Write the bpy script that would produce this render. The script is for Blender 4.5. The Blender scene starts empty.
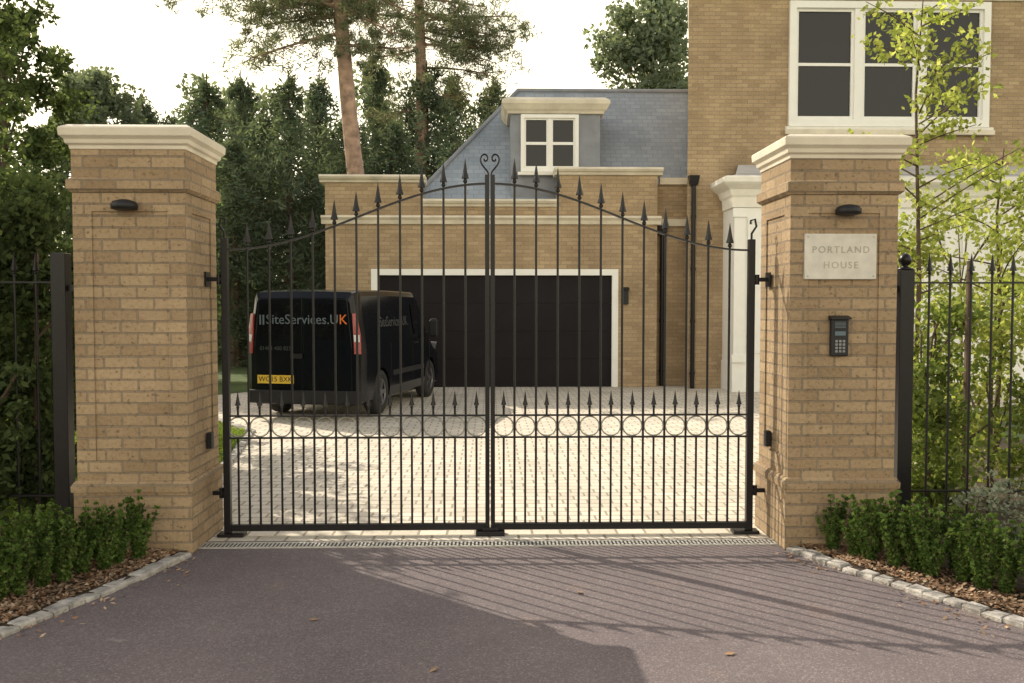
import bpy, math, random
import numpy as np
from mathutils import Vector, Matrix
random.seed(7); RNG=np.random.default_rng(7)
scene=bpy.context.scene
COL=scene.collection
rad=math.radians
# ------------------------------------------------------------------ materials
def newmat(name):
    m=bpy.data.materials.new(name); m.use_nodes=True
    nt=m.node_tree; nt.nodes.clear()
    out=nt.nodes.new('ShaderNodeOutputMaterial')
    return m,nt,out
def N(nt,t,**kw):
    n=nt.nodes.new(t)
    for k,v in kw.items(): setattr(n,k,v)
    return n
def L(nt,a,b): nt.links.new(a,b)
def ramp(nt,fac,stops):
    r=nt.nodes.new('ShaderNodeValToRGB')
    e=r.color_ramp.elements
    while len(e)<len(stops): e.new(0.5)
    for i,(p,c) in enumerate(stops):
        e[i].position=p; e[i].color=(c[0],c[1],c[2],1)
    L(nt,fac,r.inputs[0]); return r.outputs[0]
def mul(nt,a,b,fac=1.0,mode='MULTIPLY'):
    m=nt.nodes.new('ShaderNodeMix'); m.data_type='RGBA'; m.blend_type=mode
    m.inputs[0].default_value=fac
    L(nt,a,m.inputs[6]); L(nt,b,m.inputs[7]); return m.outputs[2]
def g3(v): return (v,v,v)
def simple(name,col,rough=0.6,metal=0,noise=0.15,nscale=6,bump=0.0,bscale=60,coat=0,spec=0.5):
    m,nt,out=newmat(name)
    p=N(nt,'ShaderNodeBsdfPrincipled'); L(nt,p.outputs[0],out.inputs[0])
    p.inputs['Roughness'].default_value=rough; p.inputs['Metallic'].default_value=metal
    p.inputs['Coat Weight'].default_value=coat; p.inputs['Specular IOR Level'].default_value=spec
    tc=N(nt,'ShaderNodeTexCoord')
    no=N(nt,'ShaderNodeTexNoise'); no.inputs['Scale'].default_value=nscale; no.inputs['Detail'].default_value=6
    L(nt,tc.outputs['Object'],no.inputs['Vector'])
    c=ramp(nt,no.outputs[0],[(0.3,[x*(1-noise) for x in col]),(0.7,[min(1,x*(1+noise)) for x in col])])
    L(nt,c,p.inputs['Base Color'])
    if bump>0:
        n2=N(nt,'ShaderNodeTexNoise'); n2.inputs['Scale'].default_value=bscale; n2.inputs['Detail'].default_value=4
        L(nt,tc.outputs['Object'],n2.inputs['Vector'])
        b=N(nt,'ShaderNodeBump'); b.inputs['Strength'].default_value=bump; b.inputs['Distance'].default_value=0.01
        L(nt,n2.outputs[0],b.inputs['Height']); L(nt,b.outputs[0],p.inputs['Normal'])
    return m
def brickmat(name,c1,c2,mortar,bw=.225,rh=.075,ms=.011,offset=.5,fleck=0.6,bump=.5,rough=.9,big=.25,holes=0,wob=.006):
    m,nt,out=newmat(name)
    p=N(nt,'ShaderNodeBsdfPrincipled'); L(nt,p.outputs[0],out.inputs[0]); p.inputs['Roughness'].default_value=rough; p.inputs['Specular IOR Level'].default_value=.3
    uv=N(nt,'ShaderNodeUVMap'); 
    wn=N(nt,'ShaderNodeTexNoise'); wn.inputs['Scale'].default_value=9; L(nt,uv.outputs[0],wn.inputs['Vector'])
    vm=N(nt,'ShaderNodeVectorMath',operation='MULTIPLY_ADD'); L(nt,wn.outputs['Color'],vm.inputs[0]); vm.inputs[1].default_value=(wob,wob,0); L(nt,uv.outputs[0],vm.inputs[2])
    b=N(nt,'ShaderNodeTexBrick'); b.offset=offset
    b.inputs['Scale'].default_value=1; b.inputs['Brick Width'].default_value=bw; b.inputs['Row Height'].default_value=rh
    b.inputs['Mortar Size'].default_value=ms; b.inputs['Mortar Smooth'].default_value=.2; b.inputs['Bias'].default_value=0
    b.inputs['Color1'].default_value=(*c1,1); b.inputs['Color2'].default_value=(*c2,1); b.inputs['Mortar'].default_value=(*mortar,1)
    L(nt,vm.outputs[0],b.inputs['Vector'])
    n1=N(nt,'ShaderNodeTexNoise'); n1.inputs['Scale'].default_value=38; n1.inputs['Detail'].default_value=5; n1.inputs['Roughness'].default_value=.7; L(nt,uv.outputs[0],n1.inputs['Vector'])
    f=ramp(nt,n1.outputs[0],[(0.30,g3(1-fleck)),(0.42,g3(.92)),(0.7,g3(1.12))])
    c=mul(nt,b.outputs[0],f)
    if holes:
        n4=N(nt,'ShaderNodeTexNoise'); n4.inputs['Scale'].default_value=26; n4.inputs['Detail'].default_value=3; L(nt,uv.outputs[0],n4.inputs['Vector'])
        f4=ramp(nt,n4.outputs[0],[(0.30,g3(.45)),(0.36,g3(1.0))]); c=mul(nt,c,f4,holes)
    n2=N(nt,'ShaderNodeTexNoise'); n2.inputs['Scale'].default_value=1.3; n2.inputs['Detail'].default_value=6; L(nt,uv.outputs[0],n2.inputs['Vector'])
    f2=ramp(nt,n2.outputs[0],[(0.3,g3(1-big)),(0.7,g3(1.08))])
    c=mul(nt,c,f2); L(nt,c,p.inputs['Base Color'])
    h=N(nt,'ShaderNodeMath',operation='MULTIPLY_ADD'); L(nt,b.outputs['Fac'],h.inputs[0]); h.inputs[1].default_value=-1.4
    L(nt,n1.outputs[0],h.inputs[2])
    bp=N(nt,'ShaderNodeBump'); bp.inputs['Strength'].default_value=bump; bp.inputs['Distance'].default_value=.008
    L(nt,h.outputs[0],bp.inputs['Height']); L(nt,bp.outputs[0],p.inputs['Normal'])
    return m
def leafmat(name,cols,trans=.45,patch=.5):
    m,nt,out=newmat(name)
    geo=N(nt,'ShaderNodeNewGeometry'); tc=N(nt,'ShaderNodeTexCoord')
    k=len(cols)
    c=ramp(nt,geo.outputs['Random Per Island'],[(i/(k-1)*.98,cols[i]) for i in range(k)])
    no=N(nt,'ShaderNodeTexNoise'); no.inputs['Scale'].default_value=patch; no.inputs['Detail'].default_value=3; L(nt,tc.outputs['Object'],no.inputs['Vector'])
    f=ramp(nt,no.outputs[0],[(0.32,g3(.62)),(0.68,g3(1.35))]); c=mul(nt,c,f)
    d=N(nt,'ShaderNodeBsdfDiffuse')
    L(nt,c,d.inputs[0])
    if trans<.05: L(nt,d.outputs[0],out.inputs[0]); return m
    t=N(nt,'ShaderNodeBsdfTranslucent')
    w=N(nt,'ShaderNodeRGB'); w.outputs[0].default_value=(1.6,1.52,.9,1); c2=mul(nt,c,w.outputs[0]); L(nt,c2,t.inputs[0])
    mx=N(nt,'ShaderNodeMixShader'); mx.inputs[0].default_value=trans
    L(nt,d.outputs[0],mx.inputs[1]); L(nt,t.outputs[0],mx.inputs[2]); L(nt,mx.outputs[0],out.inputs[0])
    return m
M={}
M['brick']=brickmat('buff_brick',(.43,.315,.195),(.315,.222,.133),(.27,.21,.148),bw=.215,ms=.007,fleck=.6,bump=.9,holes=.8)
M['brick_house']=brickmat('house_brick',(.48,.355,.22),(.37,.265,.16),(.32,.25,.175),bw=.215,ms=.007,fleck=.45,bump=.5,holes=.6)
M['slate']=brickmat('slate_tiles',(.26,.30,.355),(.32,.36,.42),(.20,.23,.27),bw=.22,rh=.12,ms=.006,fleck=.2,bump=.4,rough=.45,big=.15,wob=.004)  # slates lightened in base colour to stand in for sky reflection
M['setts']=brickmat('paving_setts',(.76,.69,.575),(.62,.56,.46),(.36,.31,.24),bw=.20,rh=.14,ms=.010,fleck=.15,bump=.35,rough=.8,big=.12)
M['stone']=simple('cast_stone',(.64,.58,.47),.8,noise=.16,nscale=3,bump=.25,bscale=120)
M['sill']=simple('painted_stone',(.78,.75,.68),.7,noise=.06)
M['white']=simple('white_paint',(.82,.81,.78),.45,noise=.03)
M['black']=simple('black_gate_paint',(.009,.008,.010),.34,noise=.2,nscale=30,bump=.08,bscale=200,spec=.35)
M['ring_highlight']=simple('ring_paint_sun_highlight',(.26,.25,.22),.3,noise=.4,nscale=40,spec=.9)  # pale grey paints sun highlights onto the black rings
M['blackpl']=simple('black_plastic',(.014,.014,.016),.5,spec=.35)
M['garage_door']=simple('dark_door_paint',(.009,.007,.009),.6,noise=.25,nscale=1.5,spec=.2)
M['paint']=simple('black_van_paint',(.005,.006,.009),.16,noise=.1,coat=.05,spec=.3)
M['trim']=simple('grey_trim',(.018,.018,.020),.7,spec=.3)
M['tyre']=simple('tyre_rubber',(.018,.018,.018),.85)
M['alloy']=simple('alloy_rim',(.22,.22,.23),.35,metal=.8)
M['red']=simple('red_lens',(.28,.015,.015),.2,coat=.5)
M['clear']=simple('clear_lens',(.5,.5,.52),.15,coat=.5)
M['yellow']=simple('yellow_plate',(.70,.47,.05),.5,noise=.03)
M['ink']=simple('black_ink',(.01,.01,.01),.6)
M['orange']=simple('orange_vinyl',(.70,.17,.03),.5)
M['silver']=simple('silver_vinyl',(.11,.14,.17),.5)
M['silverdim']=simple('dim_silver_vinyl',(.045,.05,.055),.5)
M['lead']=simple('lead_sheet',(.22,.235,.27),.6,noise=.15,nscale=4)
M['leadlight']=simple('pale_lead_roof',(.50,.49,.48),.6,noise=.12,nscale=2)
M['sign']=simple('stone_plaque',(.60,.575,.51),.7,noise=.1,nscale=12,bump=.1)
M['incise']=simple('plaque_lettering',(.38,.35,.29),.8)
M['bark']=simple('tree_bark',(.10,.07,.05),.95,noise=.5,nscale=6,bump=.8,bscale=14)
M['pinebark']=simple('pine_bark',(.34,.23,.17),.95,noise=.45,nscale=5,bump=.9,bscale=9)
M['curb']=simple('granite_kerb',(.38,.355,.325),.85,noise=.5,nscale=11,bump=.7,bscale=60)
M['metal']=simple('drain_metal',(.42,.40,.36),.55,noise=.2,nscale=30)
M['dirt']=simple('soil',(.06,.04,.025),.95,noise=.4,nscale=20,bump=.6,bscale=40)
def glassmat(name,col=(.012,.014,.017),spec=.32):
    m,nt,out=newmat(name); p=N(nt,'ShaderNodeBsdfPrincipled'); L(nt,p.outputs[0],out.inputs[0])
    p.inputs['Base Color'].default_value=(*col,1); p.inputs['Roughness'].default_value=.05; p.inputs['Specular IOR Level'].default_value=spec
    tc=N(nt,'ShaderNodeTexCoord'); n=N(nt,'ShaderNodeTexNoise'); n.inputs['Scale'].default_value=1.2; L(nt,tc.outputs['Object'],n.inputs['Vector'])
    b=N(nt,'ShaderNodeBump'); b.inputs['Strength'].default_value=.1; b.inputs['Distance'].default_value=.1; L(nt,n.outputs[0],b.inputs['Height']); L(nt,b.outputs[0],p.inputs['Normal'])
    return m
M['glass']=glassmat('window_glass'); M['carglass']=glassmat('car_glass',(.006,.006,.008))
M['l_conifer']=leafmat('hazed_conifer_needles',[(.085,.115,.09),(.12,.16,.115),(.165,.21,.145)],.38,patch=.35)  # needles lightened to put distance haze into the colour
M['l_dark']=leafmat('dark_leaves',[(.055,.078,.038),(.09,.125,.055),(.135,.175,.075)],.42,patch=.7)
M['l_wood']=leafmat('hazed_wood_leaves',[(.13,.165,.125),(.17,.21,.15),(.22,.26,.185)],.4,patch=.25)  # far leaves paled, haze mixed into their base colour
M['l_pine']=leafmat('hazed_pine_needles',[(.11,.13,.095),(.155,.18,.12),(.20,.225,.15)],.42)  # haze painted in as a lighter needle green
M['l_lime']=leafmat('lime_leaves',[(.19,.24,.07),(.28,.33,.10),(.40,.43,.17)],.55,patch=2)
M['l_mid']=leafmat('mid_green_leaves',[(.09,.135,.04),(.15,.20,.06),(.24,.28,.10)],.5,patch=1.5)
M['l_box']=leafmat('box_leaves',[(.055,.10,.025),(.09,.15,.04),(.17,.235,.07)],.35,patch=5)
M['grass']=leafmat('grass_blades',[(.12,.19,.03),(.18,.26,.045),(.26,.32,.08)],.4,patch=.5)
M['l_grey']=leafmat('grey_green_leaves',[(.16,.20,.14),(.28,.32,.25),(.36,.38,.32)],.3,patch=5)
M['chips']=leafmat('bark_chips',[(.18,.10,.055),(.30,.19,.12),(.44,.33,.23)],.02,patch=4)
def ground_mat(name,c1,c2,scale=2):
    m,nt,out=newmat(name); p=N(nt,'ShaderNodeBsdfPrincipled'); L(nt,p.outputs[0],out.inputs[0]); p.inputs['Roughness'].default_value=.95
    tc=N(nt,'ShaderNodeTexCoord'); n=N(nt,'ShaderNodeTexNoise'); n.inputs['Scale'].default_value=scale; n.inputs['Detail'].default_value=9
    L(nt,tc.outputs['Object'],n.inputs['Vector']); c=ramp(nt,n.outputs[0],[(0.35,c1),(0.65,c2)]); L(nt,c,p.inputs['Base Color'])
    return m
M['lawn']=ground_mat('lawn_ground',(.045,.08,.018),(.09,.13,.03))
def asphalt():
    m,nt,out=newmat('asphalt'); p=N(nt,'ShaderNodeBsdfPrincipled'); L(nt,p.outputs[0],out.inputs[0]); p.inputs['Roughness'].default_value=.85; p.inputs['Specular IOR Level'].default_value=.3
    tc=N(nt,'ShaderNodeTexCoord')
    v=N(nt,'ShaderNodeTexVoronoi'); v.inputs['Scale'].default_value=140; L(nt,tc.outputs['Object'],v.inputs['Vector'])
    c=ramp(nt,v.outputs['Color'],[(0.0,(.115,.096,.103)),(0.7,(.165,.140,.144)),(1.0,(.29,.252,.243))])
    n=N(nt,'ShaderNodeTexNoise'); n.inputs['Scale'].default_value=.9; n.inputs['Detail'].default_value=8; n.inputs['Roughness'].default_value=.65; L(nt,tc.outputs['Object'],n.inputs['Vector'])
    f=ramp(nt,n.outputs[0],[(0.3,(.82,.80,.81)),(0.7,(1.16,1.13,1.09))]); c=mul(nt,c,f)
    n3=N(nt,'ShaderNodeTexNoise'); n3.inputs['Scale'].default_value=2.2; n3.inputs['Detail'].default_value=3; L(nt,tc.outputs['Object'],n3.inputs['Vector'])
    f3=ramp(nt,n3.outputs[0],[(0.62,g3(1)),(0.72,(1.18,1.12,1.04))]); c=mul(nt,c,f3)
    L(nt,c,p.inputs['Base Color'])
    b=N(nt,'ShaderNodeBump'); b.inputs['Strength'].default_value=.5; b.inputs['Distance'].default_value=.003
    L(nt,v.outputs['Distance'],b.inputs['Height']); L(nt,b.outputs[0],p.inputs['Normal'])
    return m
M['asphalt']=asphalt()
# ------------------------------------------------------------------ mesh builder
class B:
    def __init__(s): s.v=[]; s.f=[]
    def add(s,vs,fs):
        o=len(s.v); s.v+= [tuple(x) for x in vs]; s.f+=[tuple(i+o for i in f) for f in fs]; return s
    def box(s,x0,x1,y0,y1,z0,z1):
        return s.add([(x0,y0,z0),(x1,y0,z0),(x1,y1,z0),(x0,y1,z0),(x0,y0,z1),(x1,y0,z1),(x1,y1,z1),(x0,y1,z1)],
            [(0,3,2,1),(4,5,6,7),(0,1,5,4),(1,2,6,5),(2,3,7,6),(3,0,4,7)])
    def loft(s,x0,x1,y0,y1,prof):
        vs=[];fs=[]
        for o,z in prof: vs+=[(x0-o,y0-o,z),(x1+o,y0-o,z),(x1+o,y1+o,z),(x0-o,y1+o,z)]
        for i in range(len(prof)-1):
            for k in range(4): a=i*4+k;b=i*4+(k+1)%4; fs.append((a,b,b+4,a+4))
        n=len(prof)*4-4; fs.append((3,2,1,0)); fs.append((n,n+1,n+2,n+3)); return s.add(vs,fs)
    def cyl(s,p0,p1,r0,r1=None,n=8,caps=True):
        if r1 is None:r1=r0
        p0=Vector(p0);p1=Vector(p1);d=(p1-p0).normalized()
        a=d.orthogonal().normalized();b=d.cross(a)
        vs=[];fs=[]
        for p,r in((p0,r0),(p1,r1)):
            for k in range(n):
                t=2*math.pi*k/n; vs.append(p+a*math.cos(t)*r+b*math.sin(t)*r)
        for k in range(n): fs.append((k,(k+1)%n,n+(k+1)%n,n+k))
        if caps: fs.append(tuple(range(n-1,-1,-1))); fs.append(tuple(range(n,2*n)))
        return s.add(vs,fs)
    def lathe(s,c,prof,n=10):
        vs=[];fs=[]
        for r,z in prof:
            for k in range(n):
                t=2*math.pi*k/n+math.pi/n; vs.append((c[0]+r*math.cos(t),c[1]+r*math.sin(t),c[2]+z))
        for i in range(len(prof)-1):
            for k in range(n): a=i*n+k;b=i*n+(k+1)%n; fs.append((a,b,b+n,a+n))
        fs.append(tuple(range(n-1,-1,-1))); q=(len(prof)-1)*n; fs.append(tuple(range(q,q+n)))
        return s.add(vs,fs)
    def tube(s,pts,r,n=6,closed=False):
        pts=[Vector(p) for p in pts]; m=len(pts); vs=[];fs=[]; ref=Vector((0,1,0))
        rr=r if hasattr(r,'__len__') else [r]*m
        for i,p in enumerate(pts):
            if closed: t=(pts[(i+1)%m]-pts[i-1]).normalized()
            else: t=(pts[min(i+1,m-1)]-pts[max(i-1,0)]).normalized()
            a=t.cross(ref)
            if a.length<1e-3: a=t.cross(Vector((1,0,0)))
            a.normalize(); b=t.cross(a)
            for k in range(n):
                q=2*math.pi*k/n+math.pi/n; vs.append(p+a*math.cos(q)*rr[i]+b*math.sin(q)*rr[i])
        for i in range(m if closed else m-1):
            j=(i+1)%m
            for k in range(n): fs.append((i*n+k,i*n+(k+1)%n,j*n+(k+1)%n,j*n+k))
        if not closed: fs.append(tuple(range(n-1,-1,-1))); q=(m-1)*n; fs.append(tuple(range(q,q+n)))
        return s.add(vs,fs)
    def poly(s,pts,ext):
        n=len(pts); e=Vector(ext); vs=[Vector(p) for p in pts]+[Vector(p)+e for p in pts]
        fs=[tuple(range(n-1,-1,-1)),tuple(range(n,2*n))]+[(k,(k+1)%n,n+(k+1)%n,n+k) for k in range(n)]
        return s.add(vs,fs)
def link(o,parent=None):
    COL.objects.link(o)
    if parent is not None: o.parent=parent
    return o
def empty(name,loc,label,cat,group=None,rotz=0):
    e=bpy.data.objects.new(name,None); e.location=loc; e.rotation_euler[2]=rotz; e.empty_display_size=.2
    e['label']=label; e['category']=cat
    if group: e['group']=group
    return link(e)
def finish(b,name,mat,parent=None,label=None,cat=None,kind=None,group=None,smooth=False,local=False,bevel=0):
    me=bpy.data.meshes.new(name); 
    off=Vector((0,0,0))
    if parent is not None and not local:
        p=parent
        while p is not None: off+=Vector(p.location); p=p.parent
    me.from_pydata([tuple(x) for x in b.v],[],b.f); me.update()
    uv=me.uv_layers.new(name='UVMap'); d=[]
    for p in me.polygons:
        n=p.normal; ax=max(range(3),key=lambda i:abs(n[i]))
        for li in p.loop_indices:
            c=me.vertices[me.loops[li].vertex_index].co
            if ax==0:d+= [c.y,c.z]
            elif ax==1:d+=[c.x,c.z]
            else:d+=[c.x,c.y]
    uv.data.foreach_set('uv',d)
    if off.length>0: me.transform(Matrix.Translation(-off))
    if smooth: me.polygons.foreach_set('use_smooth',[True]*len(me.polygons))
    me.materials.append(mat)
    o=bpy.data.objects.new(name,me); link(o,parent)
    if bevel>0:
        md=o.modifiers.new('b','BEVEL'); md.width=bevel; md.segments=2; md.limit_method='ANGLE'; md.angle_limit=rad(40)
    if parent is None and kind is None and label: o['label']=label; o['category']=cat
    elif label: o['label']=label
    if kind: o['kind']=kind
    if group: o['group']=group
    return o
def leafmesh(name,P,size,mat,aspect=.55,up=0.0,rng=RNG,jit=.35):
    P=np.asarray(P,float); n=len(P)
    nr=rng.normal(size=(n,3)); nr[:,2]+=up*2; nr/=np.linalg.norm(nr,axis=1)[:,None]
    t=rng.normal(size=(n,3)); a=np.cross(nr,t); a/=np.linalg.norm(a,axis=1)[:,None]; b=np.cross(nr,a)
    s=(size*(1+rng.uniform(-jit,jit,n)))[:,None]*.5
    V=np.stack([P-a*s,P+b*s*aspect,P+a*s,P-b*s*aspect],1).reshape(-1,3)
    me=bpy.data.meshes.new(name)
    me.vertices.add(4*n); me.vertices.foreach_set('co',V.ravel())
    me.loops.add(4*n); me.loops.foreach_set('vertex_index',np.arange(4*n,dtype=np.int32))
    me.polygons.add(n); me.polygons.foreach_set('loop_start',np.arange(0,4*n,4,dtype=np.int32)); me.polygons.foreach_set('loop_total',np.full(n,4,dtype=np.int32))
    me.update(calc_edges=True); me.materials.append(mat); return me
def gauss_clumps(C,R,n,rng=RNG):
    C=np.asarray(C,float); R=np.asarray(R,float); 
    k=len(C); d=rng.normal(size=(k,n,3)); d/=np.linalg.norm(d,axis=2)[:,:,None]
    r=rng.uniform(0,1,(k,n,1))**.5
    return (C[:,None,:]+d*r*R[:,None,None]*np.array([1,1,.75])).reshape(-1,3)
# ------------------------------------------------------------------ ground sheets
def sheet(name,pts,z,mat):
    b=B(); b.add([(x,y,z) for x,y in pts],[tuple(range(len(pts)))])
    return finish(b,name,mat,kind='structure')
sheet('ground',[(-300,-200),(300,-200),(300,400),(-300,400)],-.012,M['lawn'])
Lk=[(-1.95,-.50),(-2.08,-1.0),(-2.40,-1.90),(-3.0,-2.9),(-4.2,-3.9),(-7,-5.0),(-14,-5.6)]
Rk=[(1.97,-.46),(2.16,-.9),(2.68,-1.9),(3.35,-2.8),(4.6,-3.8),(7,-4.8),(14,-5.4)]
sheet('asphalt_road',[(-1.93,-.14)]+Lk+[(-60,-6),(-60,-16),(60,-16),(60,-6)]+Rk[::-1]+[(1.93,-.14)],-.004,M['asphalt'])
sheet('paved_driveway',[(-1.93,-.14),(1.93,-.14),(3.0,.6),(4.2,2),(4.8,5),(9,8.5),(12,10.0),(12,12.2),(-3.3,12.2),(-5.2,9.5),(-4.6,7.6),(-3.0,5.2),(-2.65,3.0),(-2.5,1.2),(-1.95,.25)],-.004,M['setts'])
sheet('planting_bed',[Lk[0],(-1.95,-.14),(-3.4,-.14),(-7,-1.0),(-9,-4.9),Lk[5],Lk[4],Lk[3],Lk[2],Lk[1]],.02,M['dirt'])
sheet('planting_bed.001',[Rk[0],Rk[1],Rk[2],Rk[3],Rk[4],Rk[5],(9,-4.6),(7.5,4),(4.9,4.5),(4.25,1.9),(3.1,.5),(2.7,.2),(1.97,-.14)],.02,M['dirt'])
def kerb(path,name):
    b=B(); rng=random.Random(3)
    pts=[Vector((x,y,0)) for x,y in path]
    for a,c in zip(pts[:-1],pts[1:]):
        Lg=(c-a).length; n=max(1,int(Lg/.105)); d=(c-a)/n; u=d.normalized(); w=Vector((-u.y,u.x,0))
        for k in range(n):
            g=rng.uniform(.004,.010)
            p=a+d*k; q=a+d*(k+1)-u*g
            h=.026+rng.uniform(-.007,.007); wd=.044+rng.uniform(-.006,.006); j=w*rng.uniform(-.007,.007)
            sk=u*rng.uniform(-.006,.006)
            bb=[p-w*wd+j+sk,q-w*wd+j+sk,q+w*wd+j-sk,p+w*wd+j-sk]
            cen=sum(bb,Vector())/4; tz=[rng.uniform(-.004,.004) for _ in range(4)]
            vs=[(v.x,v.y,-.02) for v in bb]+[(v.x,v.y,h-.010) for v in bb]+[tuple((v+(cen-v)*.15).to_2d())+(h+tz[i],) for i,v in enumerate(bb)]
            fs=[(0,1,5,4),(1,2,6,5),(2,3,7,6),(3,0,4,7),(4,5,9,8),(5,6,10,9),(6,7,11,10),(7,4,8,11),(8,9,10,11)]
            b.add(vs,fs)
    return finish(b,name,M['curb'],kind='structure')
kerb(Lk,'kerb'); kerb(Rk,'kerb.001')
kerb([(-1.97,.3),(-2.52,1.2),(-2.67,3.0),(-3.02,5.2),(-4.62,7.6)],'kerb.002')
b=B(); b.box(-1.93,1.93,-.325,-.31,-.02,.004); b.box(-1.93,1.93,-.205,-.19,-.02,.004)
for i in range(150):
    x=-1.92+i*3.84/149; b.box(x-.006,x+.006,-.31,-.205,-.02,.0025)
finish(b,'drainage_channel',M['metal'],label='slotted metal drainage channel across the drive at the gate',cat='drain')
b=B(); b.add([(-1.93,-.31,-.001),(1.93,-.31,-.001),(1.93,-.205,-.001),(-1.93,-.205,-.001)],[(0,1,2,3)]); finish(b,'drain_shade_sheet',M['ink'],kind='structure')  # flat black sheet paints the shade between the drain bars
# ------------------------------------------------------------------ gate pillars
PF=-.43; RC=.010
def pillar(x0,x1,label,dz=0):
    y0,y1=PF,.20
    e=empty('gate_pillar',((x0+x1)/2,(y0+y1)/2,0),label,'pillar',group='brick gate pillars')
    b=B(); b.loft(x0,x1,y0,y1,[(.018,-.02),(.018,.40)]); finish(b,'plinth',M['brick'],e)
    b=B(); b.loft(x0,x1,y0,y1,[(.030,.401),(.032,.440),(.014,.468),(.001,.472)]); finish(b,'plinth_course',M['brick'],e)
    b=B(); r=RC; c=.12
    z0,z1=.470,2.32
    b.box(x0+r,x1-r,y0+r,y1-r,z0,z1+.02)
    for (a0,a1) in ((x0,x0+c),(x1-c,x1)):
        for (c0,c1) in ((y0,y0+c),(y1-c,y1)): b.box(a0,a1,c0,c1,z0,z1)
    b.box(x0+c,x1-c,y0,y0+.05,z0,z0+.13);b.box(x0+c,x1-c,y1-.05,y1,z0,z0+.13)
    b.box(x0,x0+.05,y0+c,y1-c,z0,z0+.13);b.box(x1-.05,x1,y0+c,y1-c,z0,z0+.13)
    b.box(x0+c,x1-c,y0,y0+.05,z1-.12,z1);b.box(x0+c,x1-c,y1-.05,y1,z1-.12,z1)
    b.box(x0,x0+.05,y0+c,y1-c,z1-.12,z1);b.box(x1-.05,x1,y0+c,y1-c,z1-.12,z1)
    finish(b,'shaft',M['brick'],e)
    b=B(); b.loft(x0,x1,y0,y1,[(.008,2.321),(.028,2.34),(.028,2.395),(.010,2.408),(.003,2.412),(.003,2.575+dz)]); finish(b,'brick_band',M['brick'],e)
    b=B(); b.loft(x0,x1,y0,y1,[(.010,2.570+dz),(.013,2.595+dz),(.030,2.605+dz),(.035,2.630+dz),(.050,2.645+dz),(.057,2.650+dz),(.060,2.695+dz),(.054,2.705+dz),(.015,2.725+dz)])
    finish(b,'cap',M['stone'],e,bevel=.004)
    return e
pillar(-2.655,-1.94,'tall buff brick gate pillar with cream moulded stone cap, plain front',.02)
pillar(1.95,2.655,'tall buff brick gate pillar with stone cap, carrying plaque and keypad',-.02)
PP=PF+RC
def walllight(x,z,yf):
    e=empty('wall_light',(x,yf,z),'small black oval downlight fixed to brick gate pillar','light',group='pillar downlights')
    b=B(); b.loft(x-.03,x+.03,yf-.02,yf-.0,[(0,z-.03),(0,z+.03)]); finish(b,'bracket',M['blackpl'],e)
    b=B(); b.lathe((x,yf-.055,z),[(.055,-.032),(.080,-.026),(.083,.0),(.068,.022),(.03,.034)],16)
    finish(b,'lamp_shade',M['blackpl'],e,smooth=True)
walllight(-2.31,2.235,PP); walllight(2.31,2.215,PP)
def text_mesh(txt,size,ext=.002,spacing=1.0,align='CENTER'):
    cu=bpy.data.curves.new('t','FONT'); cu.body=txt; cu.size=size; cu.extrude=ext; cu.align_x=align; cu.align_y='CENTER'; cu.space_character=spacing; cu.resolution_u=3
    o=bpy.data.objects.new('t',cu); COL.objects.link(o); dg=bpy.context.evaluated_depsgraph_get(); 
    me=bpy.data.meshes.new_from_object(o.evaluated_get(dg)); bpy.data.objects.remove(o); return me
def text_part(txt,size,mat,parent,mw,name='lettering',spacing=1.0,ext=.002,align='CENTER',label=None):
    me=text_mesh(txt,size,ext,spacing,align); wd=max(v.co.x for v in me.vertices); me.transform(mw); me.materials.clear(); me.materials.append(mat)
    o=bpy.data.objects.new(name,me); link(o,parent)
    if label:o['label']=label
    return wd
SY=-.450
e=empty('house_sign',(2.275,SY,1.915),'pale stone plaque engraved PORTLAND HOUSE on brick pillar','sign')
b=B(); b.box(2.04,2.51,SY,PP,1.77,2.065); finish(b,'plaque',M['sign'],e,bevel=.004)
R=Matrix.Rotation(rad(90),4,'X')
text_part('PORTLAND',.062,M['incise'],e,Matrix.Translation((0,-.0010,.045))@R,spacing=1.25,ext=.0008)
text_part('HOUSE',.062,M['incise'],e,Matrix.Translation((0,-.0010,-.055))@R,spacing=1.25,ext=.0008)
for sx in(2.06,2.49):
    for sz in(1.79,2.045):
        b=B(); b.cyl((sx,SY-.003,sz),(sx,SY+.001,sz),.006,n=8); finish(b,'fixing_screw',M['metal'],e)
e=empty('keypad_intercom',(2.275,PP,1.40),'black keypad intercom with hood on brick gate pillar','intercom')
b=B(); b.box(2.217,2.333,PP-.037,PP,1.27,1.525); finish(b,'housing',M['blackpl'],e,bevel=.008)
b=B(); b.poly([(2.210,PP,1.535),(2.210,PP-.067,1.520),(2.210,PP-.067,1.512),(2.210,PP,1.505)],(.130,0,0)); finish(b,'hood',M['blackpl'],e)
kg=simple('grey_keys',(.20,.21,.22),.4); q=PP-.037
for r in range(4):
    for c in range(3):
        b=B(); b.box(2.243+c*.024,2.259+c*.024,q-.006,q+.001,1.295+r*.022,1.310+r*.022); finish(b,'key_button',kg,e)
b=B()
for k in range(5): b.box(2.24,2.31,q-.003,q+.001,1.455+k*.009,1.459+k*.009)
finish(b,'speaker_grille',M['silver'],e)
b=B(); b.box(2.24,2.31,q-.004,q+.001,1.405,1.432); finish(b,'display',simple('display_glass_blue',(.08,.12,.15),.3),e)
for x0,x1,y in((-1.94,-1.905,-.05),(1.915,1.95,-.05)):
    b=B(); b.box(x0,x1,y-.03,y+.03,.62,.73)
    finish(b,'gate_sensor',M['blackpl'],label='small black photocell gate sensor on brick pillar',cat='sensor',group='gate photocells',bevel=.004)
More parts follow.
